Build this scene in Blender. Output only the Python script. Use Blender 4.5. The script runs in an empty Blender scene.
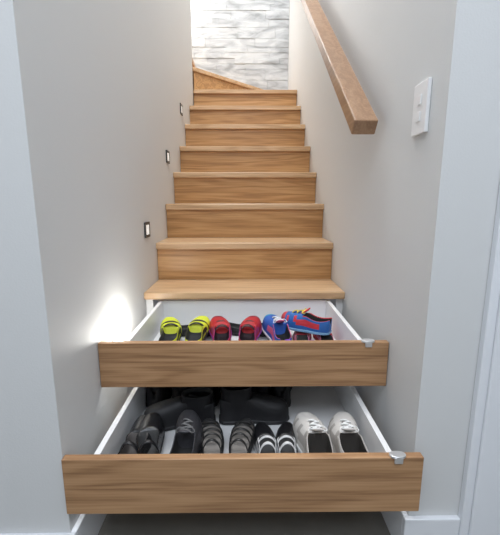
import bpy, bmesh, math, random
from mathutils import Vector, Matrix
random.seed(7)
sc = bpy.context.scene
sc.view_settings.view_transform = 'Standard'
COL = sc.collection

# ---------------------------------------------------------------- materials
def newmat(name):
    m = bpy.data.materials.new(name); m.use_nodes = True
    return m, m.node_tree, m.node_tree.nodes['Principled BSDF']

def plain(name, col, rough=.5, metal=0, bump=0, bscale=60, var=0.0, vscale=4):
    m, nt, b = newmat(name)
    b.inputs['Roughness'].default_value = rough
    b.inputs['Metallic'].default_value = metal
    b.inputs['Base Color'].default_value = (*col, 1)
    tc = nt.nodes.new('ShaderNodeTexCoord')
    n = nt.nodes.new('ShaderNodeTexNoise'); n.inputs['Scale'].default_value = vscale
    nt.links.new(tc.outputs['Object'], n.inputs['Vector'])
    r = nt.nodes.new('ShaderNodeValToRGB')
    r.color_ramp.elements[0].color = (*[c*(1-var) for c in col], 1)
    r.color_ramp.elements[1].color = (*[min(1, c*(1+var)) for c in col], 1)
    nt.links.new(n.outputs['Fac'], r.inputs['Fac'])
    nt.links.new(r.outputs['Color'], b.inputs['Base Color'])
    if bump:
        n2 = nt.nodes.new('ShaderNodeTexNoise'); n2.inputs['Scale'].default_value = bscale
        nt.links.new(tc.outputs['Object'], n2.inputs['Vector'])
        bp = nt.nodes.new('ShaderNodeBump'); bp.inputs['Strength'].default_value = bump
        bp.inputs['Distance'].default_value = .01
        nt.links.new(n2.outputs['Fac'], bp.inputs['Height'])
        nt.links.new(bp.outputs['Normal'], b.inputs['Normal'])
    return m

def wood(name, c1, c2, c3, rough=.38, axis='X', sc_=1.0):
    m, nt, b = newmat(name)
    L = nt.links
    tc = nt.nodes.new('ShaderNodeTexCoord')
    oi = nt.nodes.new('ShaderNodeObjectInfo')
    mul = nt.nodes.new('ShaderNodeVectorMath'); mul.operation = 'MULTIPLY'
    mul.inputs[1].default_value = (7.3, 11.1, 5.7)
    L.new(oi.outputs['Random'], mul.inputs[0])
    add = nt.nodes.new('ShaderNodeVectorMath'); add.operation = 'ADD'
    L.new(tc.outputs['Object'], add.inputs[0]); L.new(mul.outputs[0], add.inputs[1])
    def mapped(s):
        mp = nt.nodes.new('ShaderNodeMapping')
        mp.inputs['Scale'].default_value = s if axis == 'X' else (s[1], s[0], s[2])
        L.new(add.outputs[0], mp.inputs['Vector']); return mp
    mp1 = mapped((.7*sc_, 9*sc_, 9*sc_))
    n1 = nt.nodes.new('ShaderNodeTexNoise'); n1.inputs['Scale'].default_value = 1.5
    n1.inputs['Detail'].default_value = 2; n1.inputs['Distortion'].default_value = .4
    L.new(mp1.outputs[0], n1.inputs['Vector'])
    ml = nt.nodes.new('ShaderNodeMath'); ml.operation = 'MULTIPLY'; ml.inputs[1].default_value = 38
    L.new(n1.outputs['Fac'], ml.inputs[0])
    sn = nt.nodes.new('ShaderNodeMath'); sn.operation = 'SINE'; L.new(ml.outputs[0], sn.inputs[0])
    mr = nt.nodes.new('ShaderNodeMapRange'); mr.inputs[1].default_value = -1; mr.inputs[2].default_value = 1
    L.new(sn.outputs[0], mr.inputs[0])
    mp2 = mapped((3.5*sc_, 120*sc_, 120*sc_))
    n2 = nt.nodes.new('ShaderNodeTexNoise'); n2.inputs['Scale'].default_value = 1.5; n2.inputs['Detail'].default_value = 4
    L.new(mp2.outputs[0], n2.inputs['Vector'])
    mx = nt.nodes.new('ShaderNodeMath'); mx.operation = 'MULTIPLY_ADD'
    L.new(mr.outputs[0], mx.inputs[0]); mx.inputs[1].default_value = .25
    s3 = nt.nodes.new('ShaderNodeMath'); s3.operation = 'MULTIPLY'; s3.inputs[1].default_value = .8
    L.new(n2.outputs['Fac'], s3.inputs[0]); L.new(s3.outputs[0], mx.inputs[2])
    r = nt.nodes.new('ShaderNodeValToRGB'); e = r.color_ramp.elements
    e[0].position = .27; e[0].color = (*c1, 1); e[1].position = .78; e[1].color = (*c3, 1)
    k = e.new(.52); k.color = (*c2, 1)
    L.new(mx.outputs[0], r.inputs['Fac'])
    L.new(r.outputs['Color'], b.inputs['Base Color'])
    b.inputs['Roughness'].default_value = rough
    return m

M_wall = plain('wall_paint', (.675, .68, .675), .65, bump=.05, bscale=250, var=.01, vscale=2)
M_trim = plain('trim_paint', (.80, .82, .85), .4, var=.01)
M_ceil = plain('ceiling_paint', (.8, .8, .8), .8, var=.01)
M_white = plain('white_melamine', (.82, .82, .82), .4, var=.015)
M_floor = plain('floor_tile', (.15, .145, .13), .45, bump=.1, bscale=30, var=.2, vscale=9)
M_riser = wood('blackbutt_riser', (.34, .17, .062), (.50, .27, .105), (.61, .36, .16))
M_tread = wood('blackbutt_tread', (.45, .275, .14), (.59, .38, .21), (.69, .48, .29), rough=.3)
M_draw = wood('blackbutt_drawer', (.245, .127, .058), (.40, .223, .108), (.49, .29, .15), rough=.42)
M_rail = wood('rail_wood', (.24, .13, .068), (.31, .175, .095), (.38, .23, .13), axis='Y', rough=.35)
M_steel = plain('brushed_steel', (.72, .72, .72), .3, metal=.7, var=.03)
M_dark = plain('dark_plastic', (.05, .05, .05), .4, var=.1)
M_plate = plain('switch_plastic', (.86, .86, .86), .3, var=.01)

# ---------------------------------------------------------------- mesh helpers
class MB:
    def __init__(s): s.v = []; s.f = []; s.m = []; s.sm = []; s.mats = []
    def mi(s, mat):
        if mat not in s.mats: s.mats.append(mat)
        return s.mats.index(mat)
    def add(s, vs, fs, mat, smooth=False):
        o = len(s.v); s.v += [tuple(p) for p in vs]
        for i, f in enumerate(fs):
            s.f.append([o+k for k in f]); s.sm.append(smooth)
            s.m.append(s.mi(mat[i] if isinstance(mat, list) else mat))
    def box(s, x0, x1, y0, y1, z0, z1, mat):
        vs = [(x, y, z) for z in (z0, z1) for y in (y0, y1) for x in (x0, x1)]
        s.add(vs, [(0, 2, 3, 1), (4, 5, 7, 6), (0, 1, 5, 4), (2, 6, 7, 3), (0, 4, 6, 2), (1, 3, 7, 5)], mat)
    def prism(s, pts, z0, z1, mat):
        n = len(pts)
        vs = [(x, y, z0) for x, y in pts]+[(x, y, z1) for x, y in pts]
        fs = [tuple(range(n-1, -1, -1)), tuple(range(n, 2*n))]
        fs += [(i, (i+1) % n, n+(i+1) % n, n+i) for i in range(n)]
        s.add(vs, fs, mat)
    def tube(s, pts, r, mat, n=10, flat=1.0, cap=True):
        pts = [Vector(p) for p in pts]; rings = []
        for i, p in enumerate(pts):
            d = (pts[min(i+1, len(pts)-1)]-pts[max(i-1, 0)]).normalized()
            a = Vector((0, 0, 1)) if abs(d.z) < .9 else Vector((0, 1, 0))
            u = d.cross(a).normalized(); w = u.cross(d).normalized()
            rr = r[i] if isinstance(r, (list, tuple)) else r
            rings.append([p+u*math.cos(t*2*math.pi/n)*rr+w*math.sin(t*2*math.pi/n)*rr*flat for t in range(n)])
        vs = [q for R in rings for q in R]; fs = []
        for i in range(len(pts)-1):
            for t in range(n):
                fs.append((i*n+t, i*n+(t+1) % n, (i+1)*n+(t+1) % n, (i+1)*n+t))
        if cap:
            fs.append(tuple(range(n-1, -1, -1))); fs.append(tuple(range((len(pts)-1)*n, len(pts)*n)))
        s.add(vs, fs, mat, True)
    def obj(s, name, parent=None, bevel=0, subd=0, loc=(0, 0, 0), rotz=0, rotx=0, roty=0):
        me = bpy.data.meshes.new(name); me.from_pydata(s.v, [], s.f)
        for m in s.mats: me.materials.append(m)
        for p, mi, sm in zip(me.polygons, s.m, s.sm): p.material_index = mi; p.use_smooth = sm
        bm = bmesh.new(); bm.from_mesh(me); bmesh.ops.recalc_face_normals(bm, faces=bm.faces); bm.to_mesh(me); bm.free()
        o = bpy.data.objects.new(name, me); COL.objects.link(o)
        o.location = loc; o.rotation_euler = (rotx, roty, rotz)
        if parent: o.parent = parent
        if bevel:
            b = o.modifiers.new('bevel', 'BEVEL'); b.width = bevel; b.segments = 3; b.limit_method = 'ANGLE'; b.harden_normals = False
        if subd:
            b = o.modifiers.new('subd', 'SUBSURF'); b.levels = subd; b.render_levels = subd
        return o
def boxobj(name, *a, parent=None, bevel=0):
    mb = MB(); x0, x1, y0, y1, z0, z1, mat = a
    cx, cy, cz = (x0+x1)/2, (y0+y1)/2, (z0+z1)/2
    mb.box(x0-cx, x1-cx, y0-cy, y1-cy, z0-cz, z1-cz, mat)
    return mb.obj(name, parent, bevel, loc=(cx, cy, cz))
def empty(name):
    e = bpy.data.objects.new(name, None); e.empty_display_size = .1; COL.objects.link(e); return e

HW = .425; R = .1813; G = .239; Y3 = 1.461; H = .924
YL, YR, YB, YP = .748, .788, 3.85, 3.13
def ny(i): return Y3+(i-3)*G

# ---------------------------------------------------------------- room shell
boxobj('floor', -1.8, 1.8, -2.2, 1.2, -.1, 0, M_floor)
boxobj('wall_left', -HW-.1, -HW, YL, YP, 0, 4.6, M_wall)
boxobj('wall_right', HW, HW+.1, YR, YB, 0, 4.6, M_wall)
boxobj('wall_front_left', -1.8, -HW-.1, YL, YL+.1, 0, 4.6, M_wall)
boxobj('wall_front_right', HW+.1, 1.8, YR, YR+.1, 0, 4.6, M_wall)
boxobj('wall_hall_left', -1.9, -1.8, -2.2, YL+.1, 0, 2.6, M_wall)
boxobj('wall_hall_right', 1.8, 1.9, -2.2, YR+.1, 0, 2.6, M_wall)
boxobj('wall_hall_back', -1.9, 1.9, -2.3, -2.2, 0, 2.6, M_wall)
boxobj('wall_lintel', -HW, HW, YL, YL+.1, 2.6, 4.6, M_wall)
boxobj('ceiling', -1.9, 1.9, -2.3, YL, 2.6, 2.7, M_ceil)
boxobj('wall_back', -1.7, HW+.1, YB+.04, YB+.14, 0, 4.6, M_wall)
boxobj('wall_landing_front', -1.7, -HW-.1, YP-.1, YP, 0, 4.6, M_wall)
boxobj('wall_landing_left', -1.8, -1.7, YP-.1, YB+.14, 0, 4.6, M_wall)
boxobj('ceiling_stairwell', -1.8, HW+.1, YL, YB+.14, 4.6, 4.7, M_ceil)

def baseboard(name, pts_boxes):
    mb = MB()
    for b in pts_boxes: mb.box(*b, M_trim)
    return mb.obj(name, bevel=.003)
BH = .125
baseboard('baseboard_left', [(-.60, -HW+.014, YL-.014, YL, 0, BH), (-HW, -HW+.014, YL, ny(1)+.02, 0, BH)])
baseboard('baseboard_right', [(HW-.014, .553, YR-.014, YR, 0, BH), (HW-.014, HW, YR, ny(1)+.02, 0, BH)])
def casing(name, x0, x1, y):
    mb = MB()
    mb.box(x0, x1, y-.018, y, 0, 2.15, M_trim)
    mb.box(x0+.02*(1 if x0 > 0 else 0), x1-.02*(0 if x0 > 0 else 1), y-.026, y-.018, 0, 2.15, M_trim)
    return mb.obj(name, bevel=.003)
casing('trim_1', .553, .66, YR)
casing('trim_2', -.70, -.602, YL)

def stone_mat():
    m, nt, b = newmat('split_stone'); L = nt.links
    tc = nt.nodes.new('ShaderNodeTexCoord')
    mp = nt.nodes.new('ShaderNodeMapping'); mp.inputs['Scale'].default_value = (1, 1, 3.0)
    L.new(tc.outputs['Object'], mp.inputs['Vector'])
    n = nt.nodes.new('ShaderNodeTexNoise'); n.inputs['Scale'].default_value = 4; n.inputs['Detail'].default_value = 8
    n.inputs['Distortion'].default_value = 1.2
    L.new(mp.outputs[0], n.inputs['Vector'])
    r = nt.nodes.new('ShaderNodeValToRGB'); e = r.color_ramp.elements
    e[0].position = .3; e[0].color = (.34, .355, .37, 1); e[1].position = .62; e[1].color = (.66, .68, .69, 1)
    k = e.new(.45); k.color = (.52, .54, .56, 1)
    L.new(n.outputs['Fac'], r.inputs['Fac']); L.new(r.outputs['Color'], b.inputs['Base Color'])
    n2 = nt.nodes.new('ShaderNodeTexNoise'); n2.inputs['Scale'].default_value = 22; n2.inputs['Detail'].default_value = 6
    L.new(mp.outputs[0], n2.inputs['Vector'])
    bp = nt.nodes.new('ShaderNodeBump'); bp.inputs['Strength'].default_value = .4; bp.inputs['Distance'].default_value = .014
    L.new(n2.outputs['Fac'], bp.inputs['Height']); L.new(bp.outputs['Normal'], b.inputs['Normal'])
    b.inputs['Roughness'].default_value = .8
    return m
M_stone = stone_mat()
mb = MB(); z = 1.6
while z < 4.55:
    h = random.choice((.05, .075, .1, .12)); x = -1.7
    while x < HW:
        w = random.uniform(.14, .5); x1 = min(x+w, HW)
        mb.box(x+.0003, x1-.0003, YB-random.uniform(0, .009), YB+.04, z+.0003, min(z+h, 4.59)-.0003, M_stone); x = x1
    z += h
mb.obj('stone_cladding', bevel=.003)

# ---------------------------------------------------------------- staircase
st = empty('staircase')
T = .031; NO = .02; e = .001
for i in range(1, 10):
    zt = i*R; y0 = ny(i); y1 = ny(i+1)+NO+.012
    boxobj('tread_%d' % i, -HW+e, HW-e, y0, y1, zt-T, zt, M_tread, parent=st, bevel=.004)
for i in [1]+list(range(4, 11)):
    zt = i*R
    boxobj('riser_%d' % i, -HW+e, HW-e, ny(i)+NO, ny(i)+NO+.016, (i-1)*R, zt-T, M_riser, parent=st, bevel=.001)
P = (-HW+e, ny(10)+.05); Q = (.225, YB-.016)
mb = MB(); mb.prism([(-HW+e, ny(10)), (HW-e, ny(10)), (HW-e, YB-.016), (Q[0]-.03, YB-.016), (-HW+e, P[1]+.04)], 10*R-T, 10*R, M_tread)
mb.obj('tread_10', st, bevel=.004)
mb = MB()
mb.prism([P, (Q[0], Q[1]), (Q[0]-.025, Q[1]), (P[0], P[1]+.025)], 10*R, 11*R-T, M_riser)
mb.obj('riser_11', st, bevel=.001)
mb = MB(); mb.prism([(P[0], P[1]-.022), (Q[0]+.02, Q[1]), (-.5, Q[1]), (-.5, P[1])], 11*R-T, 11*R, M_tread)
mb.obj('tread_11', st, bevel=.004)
boxobj('riser_12', -.5, -.485, YP+.002, YB-.016, 11*R, 12*R-T, M_riser, parent=st)
boxobj('tread_12', -1.69, -.47, YP+.002, YB-.016, 12*R-T, 12*R, M_tread, parent=st, bevel=.004)
for s in (-1, 1):
    mb = MB()
    mb.box(s*.395 if s > 0 else -.424, .424 if s > 0 else -.395, ny(3)+.03, ny(6), 1*R+.002, 3*R-T-.001, M_white)
    mb.obj('carcass_side_%s' % ('r' if s > 0 else 'l'), st)
boxobj('carcass_back', -.394, .394, ny(5)+.1, ny(5)+.115, R+.002, 3*R-T-.001, M_white, parent=st)

# ---------------------------------------------------------------- drawers
def drawer(yf, z0, z1, length, bx):
    d = empty('shoe_drawer'); d.location = (0, yf, z0)
    hh = z1-z0
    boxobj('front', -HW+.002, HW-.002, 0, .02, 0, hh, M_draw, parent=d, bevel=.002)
    t = .015; bz = .004; tz = hh-.016
    boxobj('side_left', -bx, -bx+t, .02, length, bz, tz, M_white, parent=d, bevel=.001)
    boxobj('side_right', bx-t, bx, .02, length, bz, tz, M_white, parent=d, bevel=.001)
    boxobj('back', -bx+t, bx-t, length-t, length, bz, tz, M_white, parent=d, bevel=.001)
    boxobj('bottom', -bx+t, bx-t, .02, length-t, bz, bz+.012, M_white, parent=d)
    boxobj('inner_front', -bx+t, bx-t, .02, .032, bz+.012, tz, M_white, parent=d)
    for s in (-1, 1):
        boxobj('runner_'+('l' if s < 0 else 'r'), min(s*bx, s*(bx+.026)), max(s*bx, s*(bx+.026)), .03, length, .03, .06, M_steel, parent=d)
    mb = MB(); lx = .362
    n = 20
    ring = [(lx+.020*math.cos(a*2*math.pi/n), .006+.012*math.sin(a*2*math.pi/n)) for a in range(n)]
    mb.prism(ring, hh-.001, hh+.006, M_steel)
    mb.box(lx-.010, lx+.010, -.006, 0.0, hh-.013, hh+.003, M_steel)
    mb.obj('latch', d, bevel=.002)
    return d
D1Y, D2Y = .737, .98
d1 = drawer(D1Y, .186, .333, .68, .365)
d2 = drawer(D2Y, .38, .518, .52, .365)

# ---------------------------------------------------------------- handrail
hr = empty('handrail')
sl = .79
y0, zc0 = 1.12, 1.137
dirv = Vector((0, 1, sl)).normalized(); up = Vector((0, -sl, 1)).normalized()
L_ = 2.9; x0, x1, th = .325, .396, .046
mb = MB(); vs = []
for t in (0, L_):
    for (x, u) in ((x0, -th/2), (x1, -th/2), (x1, th/2), (x0, th/2)):
        p = Vector((x, y0, zc0))+dirv*t+up*u; vs.append(p)
mb.add(vs, [(3, 2, 1, 0), (4, 5, 6, 7), (0, 1, 5, 4), (1, 2, 6, 5), (2, 3, 7, 6), (3, 0, 4, 7)], M_rail)
mb.obj('rail', hr, bevel=.004)
for k, t in enumerate((.2, 1.2, 2.2)):
    p = Vector((.365, y0, zc0))+dirv*t-up*th/2
    mb = MB()
    mb.tube([p, p-Vector((0, 0, .03)), p+Vector((.02, 0, -.045)), Vector((HW-.001, p.y, p.z-.045))], .006, M_steel)
    mb.tube([(HW-.006, p.y, p.z-.045), (HW-.0005, p.y, p.z-.045)], .02, M_steel, n=20)
    mb.obj('bracket_%d' % (k+1), hr)

# ---------------------------------------------------------------- light switch, step lights
sw = MB(); ys, zs = .895, 1.137
sw.box(HW-.009, HW-.0005, ys-.034, ys+.034, zs-.058, zs+.058, M_plate)
sw.box(HW-.0115, HW-.009, ys-.009, ys+.009, zs+.008, zs+.030, M_plate)
sw.box(HW-.0115, HW-.009, ys-.009, ys+.009, zs-.030, zs-.008, M_plate)
sw.obj('light_switch', bevel=.002)

def glow(name, s):
    m, nt, b = newmat(name); b.inputs['Emission Color'].default_value = (1, .97, .9, 1); b.inputs['Emission Strength'].default_value = s
    return m
M_glow = glow('lamp_glow', 6); M_glow2 = glow('lamp_glow_dim', .5)
for k in range(4):
    y = 1.556+(k-1)*.484; z = .80+(k-1)*.358
    if k == 0: y, z = 1.13, .485
    mb = MB(); a, c = .036, .033; q = .012; F = M_dark if k else M_plate
    mb.box(-HW+.0005, -HW+.007, y-a, y+a, z+c-q, z+c, F)
    mb.box(-HW+.0005, -HW+.007, y-a, y+a, z-c, z-c+q, F)
    mb.box(-HW+.0005, -HW+.007, y-a, y-a+q, z-c+q, z+c-q, F)
    mb.box(-HW+.0005, -HW+.007, y+a-q, y+a, z-c+q, z+c-q, F)
    mb.box(-HW+.0005, -HW+.006, y-a+q, y+a-q, z-c+q, z+c-q, M_glow if k == 0 else M_glow2)
    mb.obj('step_light', bevel=.001)

# ---------------------------------------------------------------- shoes
def lerp(tab, s):
    for (a, va), (b, vb) in zip(tab, tab[1:]):
        if s <= b:
            t = (s-a)/(b-a); t = t*t*(3-2*t)*.5+t*.5
            return va+(vb-va)*t
    return tab[-1][1]
WP = [(0, .42), (.06, .68), (.2, .80), (.42, .74), (.6, .93), (.72, 1), (.85, .9), (.94, .66), (1, .25)]
fabric = {}
def fab(c, rough=.6):
    key = (c, rough)
    if key not in fabric: fabric[key] = plain('shoe_material_%d' % len(fabric), c, rough, bump=.15, bscale=300, var=.08, vscale=30)
    return fabric[key]
def shoe(name, x, y, z, rot, L=.25, w=.043, foot=1, up=(.1, .1, .1), sole=(.8, .8, .8), lining=(.02, .02, .02),
         hc=.06, hi=.06, ht=.035, op=.55, st=.012, accent=None, laces=None, straps=(), strapcol=None, toecap=None, rough=.55,
         shaft=0, tilt=0, roll=0, heel=0, stripes=False):
    mb = MB(); U = fab(up, rough); S = fab(sole, .5); LI = fab(lining, .8)
    A = fab(accent, rough) if accent else U
    TC = fab(toecap, rough) if toecap else U
    cx = lambda s: foot*(.012*math.sin(s*math.pi)-.006*s)
    N = 26; ss = [(1-math.cos(math.pi*i/N))/2 for i in range(N+1)]
    left = [(cx(s)-lerp(WP, s)*w*1.05, s*L) for s in ss]; right = [(cx(s)+lerp(WP, s)*w*1.05, s*L) for s in ss][::-1]
    ring = left+right
    n = len(ring); vs = []
    for zz, k in ((0, .97), (st*.3, 1.0), (st, 1.0), (st+.001, .96)):
        vs += [(cx(.5)+(px-cx(.5))*k, L/2+(py-L/2)*k, zz) for px, py in ring]
    fs = [tuple(range(n))[::-1], tuple(range(3*n, 4*n))]
    for r_ in range(3):
        fs += [(r_*n+i, r_*n+(i+1) % n, (r_+1)*n+(i+1) % n, (r_+1)*n+i) for i in range(n)]
    mb.add(vs, fs, S, False)
    if hc > 0:
        rings = []; K = 8; MP = 2*K+1
        for s in ss:
            s2 = .015+.97*s
            hw = lerp(WP, s2)*w
            if s2 < op:
                coll = hc+(hi-hc)*(s2/op)**2
                coll -= .012*math.sin(math.pi*min(1, s2/op))
                pts = []
                for j in range(K+1):
                    if j <= 4: fr = j/4; xx = hw*(1-.10*fr**2); zz = fr*coll
                    elif j == 5: xx = hw*.82; zz = coll-.001
                    elif j == 6: xx = hw*.78; zz = coll*.5
                    elif j == 7: xx = hw*.72; zz = .006
                    else: xx = 0; zz = .005
                    pts.append((xx, zz))
            else:
                t = (s2-op)/(1-op)
                hh = hi*(1-t)+ht*t if t < .8 else (hi*.2+ht*.8)*math.sqrt(max(.03, 1-((t-.8)/.2)**2*.9))
                pts = []
                for j in range(K+1):
                    ph = j/K*math.pi/2
                    pts.append((hw*max(0, math.cos(ph))**.75, hh*math.sin(ph)**.8 if ph > 0 else 0))
            row = [(cx(s2)-a, s2*L, st+c) for a, c in pts]+[(cx(s2)+a, s2*L, st+c) for a, c in pts[::-1][1:]]
            rings.append(row)
        vs = [p for r_ in rings for p in r_]; fs = []; ms = []
        for i in range(N):
            sm = (ss[i]+ss[i+1])/2*.97+.015
            for j in range(MP-1):
                fs.append((i*MP+j, i*MP+j+1, (i+1)*MP+j+1, (i+1)*MP+j))
                jj = min(j, MP-2-j)
                if sm < op and jj >= 5: ms.append(LI)
                elif sm < op and jj == 4: ms.append(A)
                elif sm > .85: ms.append(TC)
                elif stripes and sm > op and jj in (2, 3, 4) and i % 3 == 0: ms.append(A)
                elif jj in (1, 2) and .2 < sm < .6: ms.append(A)
                else: ms.append(U)
        fs.append(tuple(range(MP))); ms.append(U)
        fs.append(tuple(range(N*MP, (N+1)*MP))[::-1]); ms.append(TC)
        mb.add(vs, fs, ms, True)
    if shaft:
        nn = 20; vs = []; prof = [(hc-.03, 1.0), (hc+.01, .98), (hc+shaft*.5, .95), (hc+shaft, 1.02), (hc+shaft+.002, .92), (hc+shaft*.4, .84)]
        for zz, k in prof:
            for a in range(nn):
                an = a*2*math.pi/nn
                vs.append((cx(.25)+w*.84*k*math.cos(an), L*.25+L*.225*k*math.sin(an), st+zz))
        fs = []; ms = []
        for r_ in range(len(prof)-1):
            for a in range(nn):
                fs.append((r_*nn+a, r_*nn+(a+1) % nn, (r_+1)*nn+(a+1) % nn, (r_+1)*nn+a)); ms.append(U if r_ < 3 else LI)
        mb.add(vs, fs, ms, True)
    if laces:
        LM = fab(laces, .7); GR = fab(tuple(c*.45 for c in up), .7)
        # dark lacing throat under criss-crossed laces
        mb.tube([(cx(op), (op-.02)*L, st+hi-.004), (cx(op+.15), (op+.15)*L, st+hi*.8+ht*.2-.004+.002), (cx(op+.27), (op+.27)*L, st+hi*.5+ht*.5-.002)], [.017, .015, .009], GR, n=10, flat=.35)
        for k in range(5):
            s = op+.0+k*.052
            t = max(0, (s-op)/(1-op)); hh = st+hi*(1-t)+ht*t+.006
            a = .021-.0015*k; sg = 1 if k % 2 else -1
            mb.tube([(cx(s)-a, s*L-.006*sg, hh-.008), (cx(s)-a*.5, s*L-.003*sg, hh), (cx(s)+a*.5, s*L+.003*sg, hh), (cx(s)+a, s*L+.006*sg, hh-.008)], .0027, LM, n=6)
        for sgn in (-1, 1):   # bow loops
            mb.tube([(cx(op), op*L, st+hi+.006), (cx(op)+sgn*.018, op*L+.010, st+hi+.010), (cx(op)+sgn*.030, op*L-.002, st+hi-.004), (cx(op)+sgn*.016, op*L-.008, st+hi+.004)], .002, LM, n=6)
        mb.tube([(cx(op)-.002, (op-.1)*L, st+hi+.020), (cx(op), op*L, st+hi-.002), (cx(op), (op+.12)*L, st+hi-.010)], [.015, .017, .013], A, n=10, flat=.25)
    if straps:
        SM = fab(strapcol or up, .4)
        for (s, hh, br) in straps:
            hw = lerp(WP, s)*w*1.03; ns = 12; vs = []
            for a in range(ns+1):
                ph = math.pi*a/ns; c_, s_ = math.cos(ph), math.sin(ph)
                for k, dy in ((1, -br/2), (1, br/2), (.93, br/2), (.93, -br/2)):
                    vs.append((cx(s)+hw*k*c_, s*L+dy, st*.8+hh*k*s_**.8 if s_ > 1e-6 else st*.8))
            fs = [(a*4+q, a*4+(q+1) % 4, a*4+4+(q+1) % 4, a*4+4+q) for a in range(ns) for q in range(4)]
            mb.add(vs, fs, SM, True)
    return mb.obj(name, subd=1, loc=(x, y, z), rotz=math.radians(rot), rotx=math.radians(tilt), roty=math.radians(roll))

def pair(name, x, y, z, rot, gap=.047, dy=(0, 0), dr=(3, -3), **k):
    for q, s in enumerate((-1, 1)):
        r = math.radians(rot)
        shoe(name, x+s*gap*math.cos(r), y+s*gap*math.sin(r)+dy[q], z, rot+dr[q]*1.0, foot=-s, **k)

Z2 = .38+.0165; Z1 = .186+.0165
BK = (.012, .012, .014); BK2 = (.03, .03, .035)
# upper drawer : flats with their toes propped on a row of shoes lying crosswise behind
pair('yellow_ballet_flat', -.222, 1.15, Z2+.002, 0, gap=.047, dr=(6, -2), dy=(0, .012), tilt=11, L=.215, w=.041, up=(.66, .72, .04), lining=(.02, .02, .025), sole=(.02, .02, .02), hc=.05, hi=.042, ht=.03, op=.52, accent=(.03, .03, .02), straps=((.56, .05, .014), (.70, .044, .012)), strapcol=BK)
pair('red_mary_jane', -.035, 1.15, Z2+.002, 0, gap=.047, dr=(6, -6), tilt=11, L=.215, w=.041, up=(.45, .015, .02), lining=(.015, .005, .01), sole=(.35, .05, .35), hc=.05, hi=.05, ht=.034, op=.52, accent=(.35, .03, .15), straps=((.45, .058, .02), (.66, .05, .012)), strapcol=(.05, .015, .02), toecap=(.22, .015, .04))
shoe('blue_sneaker', .135, 1.15, Z2+.002, 10, tilt=10, L=.22, w=.041, up=(.02, .10, .42), sole=(.75, .75, .75), hc=.06, hi=.065, ht=.042, op=.46, accent=(.6, .12, .25), laces=(.8, .8, .8), toecap=(.02, .28, .45))
shoe('blue_sneaker', .318, 1.25, Z2+.042, 62, tilt=2, L=.20, w=.039, foot=-1, up=(.02, .12, .38), sole=(.2, .4, .6), hc=.05, hi=.06, ht=.038, op=.5, accent=(.6, .04, .05), laces=(.75, .6, .1), toecap=(.55, .05, .06), stripes=True)
shoe('red_ballet_flat', .212, 1.16, Z2, -6, L=.215, w=.035, foot=-1, up=(.5, .03, .05), sole=(.3, .02, .03), hc=.030, hi=.026, ht=.022, op=.5, accent=(.6, .25, .35))
shoe('red_ballet_flat', .288, 1.16, Z2, -4, L=.215, w=.035, up=(.5, .03, .05), sole=(.3, .02, .03), hc=.030, hi=.026, ht=.022, op=.5, accent=(.6, .25, .35))
shoe('pink_sandal', -.155, 1.06, Z2, -80, L=.18, w=.034, up=(.75, .55, .6), hc=.05, hi=.05, ht=.04, op=.8, st=.022, sole=(.8, .8, .8), lining=(.7, .6, .6), straps=((.3, .078, .02), (.7, .068, .03)), strapcol=(.75, .35, .5))
shoe('purple_sandal', .08, 1.065, Z2, -84, L=.19, w=.036, up=(.16, .04, .5), hc=.052, hi=.05, ht=.045, op=.7, st=.024, sole=(.12, .05, .3), lining=(.3, .2, .5), straps=((.3, .080, .02), (.7, .072, .03)), strapcol=(.15, .03, .5))
shoe('black_ballet_flat', -.33, 1.37, Z2, -88, L=.24, w=.038, up=BK, sole=BK, hc=.03, hi=.03, ht=.022, op=.6)
shoe('black_ballet_flat', -.075, 1.38, Z2, -92, L=.24, w=.038, up=BK, sole=BK, hc=.03, hi=.03, ht=.022, op=.6)

# lower drawer
bk = dict(up=(.010, .010, .012), sole=BK, st=.014)
pair('tall_black_boot', -.27, 1.145, Z1, 0, gap=.046, dr=(2, -5), L=.235, w=.048, hc=.080, hi=.085, ht=.05, op=.42, shaft=.030, **bk)
pair('tall_black_boot', -.085, 1.145, Z1, 0, gap=.046, dr=(6, 2), dy=(0, .01), L=.23, w=.047, hc=.080, hi=.085, ht=.05, op=.42, shaft=.030, rough=.35, **bk)
pair('tall_black_boot', .090, 1.145, Z1, 0, gap=.042, dr=(-3, -6), L=.22, w=.045, hc=.080, hi=.085, ht=.05, op=.42, shaft=.030, **bk)
shoe('black_ankle_boot', -.095, 1.078, Z1, 97, L=.235, w=.043, hc=.07, hi=.08, ht=.05, op=.42, shaft=.02, **bk)
shoe('black_ankle_boot', -.085, 1.078, Z1, -86, foot=-1, L=.235, w=.043, hc=.08, hi=.08, ht=.05, op=.42, shaft=.03, **bk)
shoe('black_pump', -.315, .782, Z1, -4, tilt=7, L=.235, w=.040, up=BK, sole=BK, hc=.065, hi=.05, ht=.04, op=.60, rough=.25, lining=(.10, .09, .085), straps=((.3, .085, .014),), strapcol=BK)
shoe('black_pump', -.232, .79, Z1, 14, tilt=9, L=.235, w=.040, foot=-1, up=BK, sole=BK, hc=.065, hi=.05, ht=.04, op=.60, rough=.25, lining=(.05, .05, .05), straps=((.3, .085, .014),), strapcol=BK)
shoe('black_sneaker', -.172, .795, Z1, -2, tilt=10, L=.225, w=.042, up=BK2, sole=BK, hc=.065, hi=.075, ht=.05, op=.45, accent=(.06, .06, .07), laces=(.16, .16, .16))
pair('black_strappy_sandal', -.051, .79, Z1, 0, gap=.040, dr=(4, -4), tilt=7, L=.225, w=.036, up=(.02, .02, .02), hc=.024, hi=.026, ht=.02, op=.9, sole=(.05, .05, .05), lining=(.26, .24, .22), straps=((.15, .07, .010), (.38, .07, .010), (.52, .062, .008), (.63, .055, .010), (.74, .048, .010), (.85, .04, .010)), strapcol=(.02, .02, .02))
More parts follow.
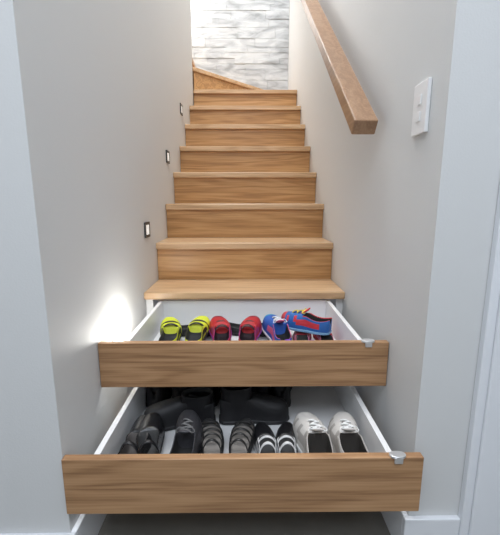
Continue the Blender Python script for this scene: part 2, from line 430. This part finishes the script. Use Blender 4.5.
pair('black_mary_jane', .092, .785, Z1, 0, gap=.036, dr=(0, 0), tilt=2, L=.222, w=.033, up=BK, sole=(.55, .55, .55), hc=.045, hi=.045, ht=.034, op=.60, accent=(.75, .75, .75), straps=((.40, .062, .012), (.55, .056, .010)), strapcol=(.7, .7, .7), rough=.3, toecap=BK, lining=(.08, .08, .08))
pair('white_sneaker', .246, .79, Z1, 0, gap=.050, dr=(3, 0), tilt=5, L=.22, w=.047, up=(.70, .67, .63), sole=(.85, .85, .83), lining=(.04, .035, .03), hc=.07, hi=.08, ht=.052, op=.42, accent=(.45, .42, .39), laces=(.9, .9, .88), st=.02, stripes=True)

# ---------------------------------------------------------------- lights
def area(name, loc, dir_, sx, sy, power, col):
    l = bpy.data.lights.new(name, 'AREA'); l.shape = 'RECTANGLE'; l.size = sx; l.size_y = sy; l.energy = power; l.color = col
    o = bpy.data.objects.new(name, l); COL.objects.link(o); o.location = loc
    o.rotation_euler = Vector(dir_).to_track_quat('-Z', 'Y').to_euler(); return o
area('skylight_stairwell', (-.1, 1.75, 4.55), (0, 0, -1), .6, 1.5, 66, (.98, .985, 1))
area('landing_window', (-.68, 3.80, 2.75), (1, -2.0, -.7), .16, .4, 15, (1, .98, .94))
area('landing_fill_light', (-1.1, 3.48, 4.5), (0, 0, -1), .5, .4, 9, (1, .99, .97))  # added fill with no real fitting, brightens the stone at the landing
area('hall_ceiling_light', (0, -.7, 2.55), (0, 0, -1), 2.0, 1.4, 58, (.84, .905, 1))
def point(name, loc, e_, r, c):
    l = bpy.data.lights.new(name, 'POINT'); l.energy = e_; l.shadow_soft_size = r; l.color = c
    o = bpy.data.objects.new(name, l); COL.objects.link(o); o.location = loc
point('step_lamp', (-HW+.046, 1.13, .487), 2.1, .015, (1, .98, .93))
w = bpy.data.worlds.new('w'); sc.world = w; w.use_nodes = True
w.node_tree.nodes['Background'].inputs[0].default_value = (.7, .8, 1, 1); w.node_tree.nodes['Background'].inputs[1].default_value = .3

# ---------------------------------------------------------------- camera
cam = bpy.data.cameras.new('camera'); co = bpy.data.objects.new('camera', cam); COL.objects.link(co)
cam.sensor_width = 36; cam.lens = 358/535*36; cam.clip_start = .02
co.location = (.008, 0, H); co.rotation_euler = (math.radians(90-10.6), 0, math.radians(-.56))
sc.camera = co
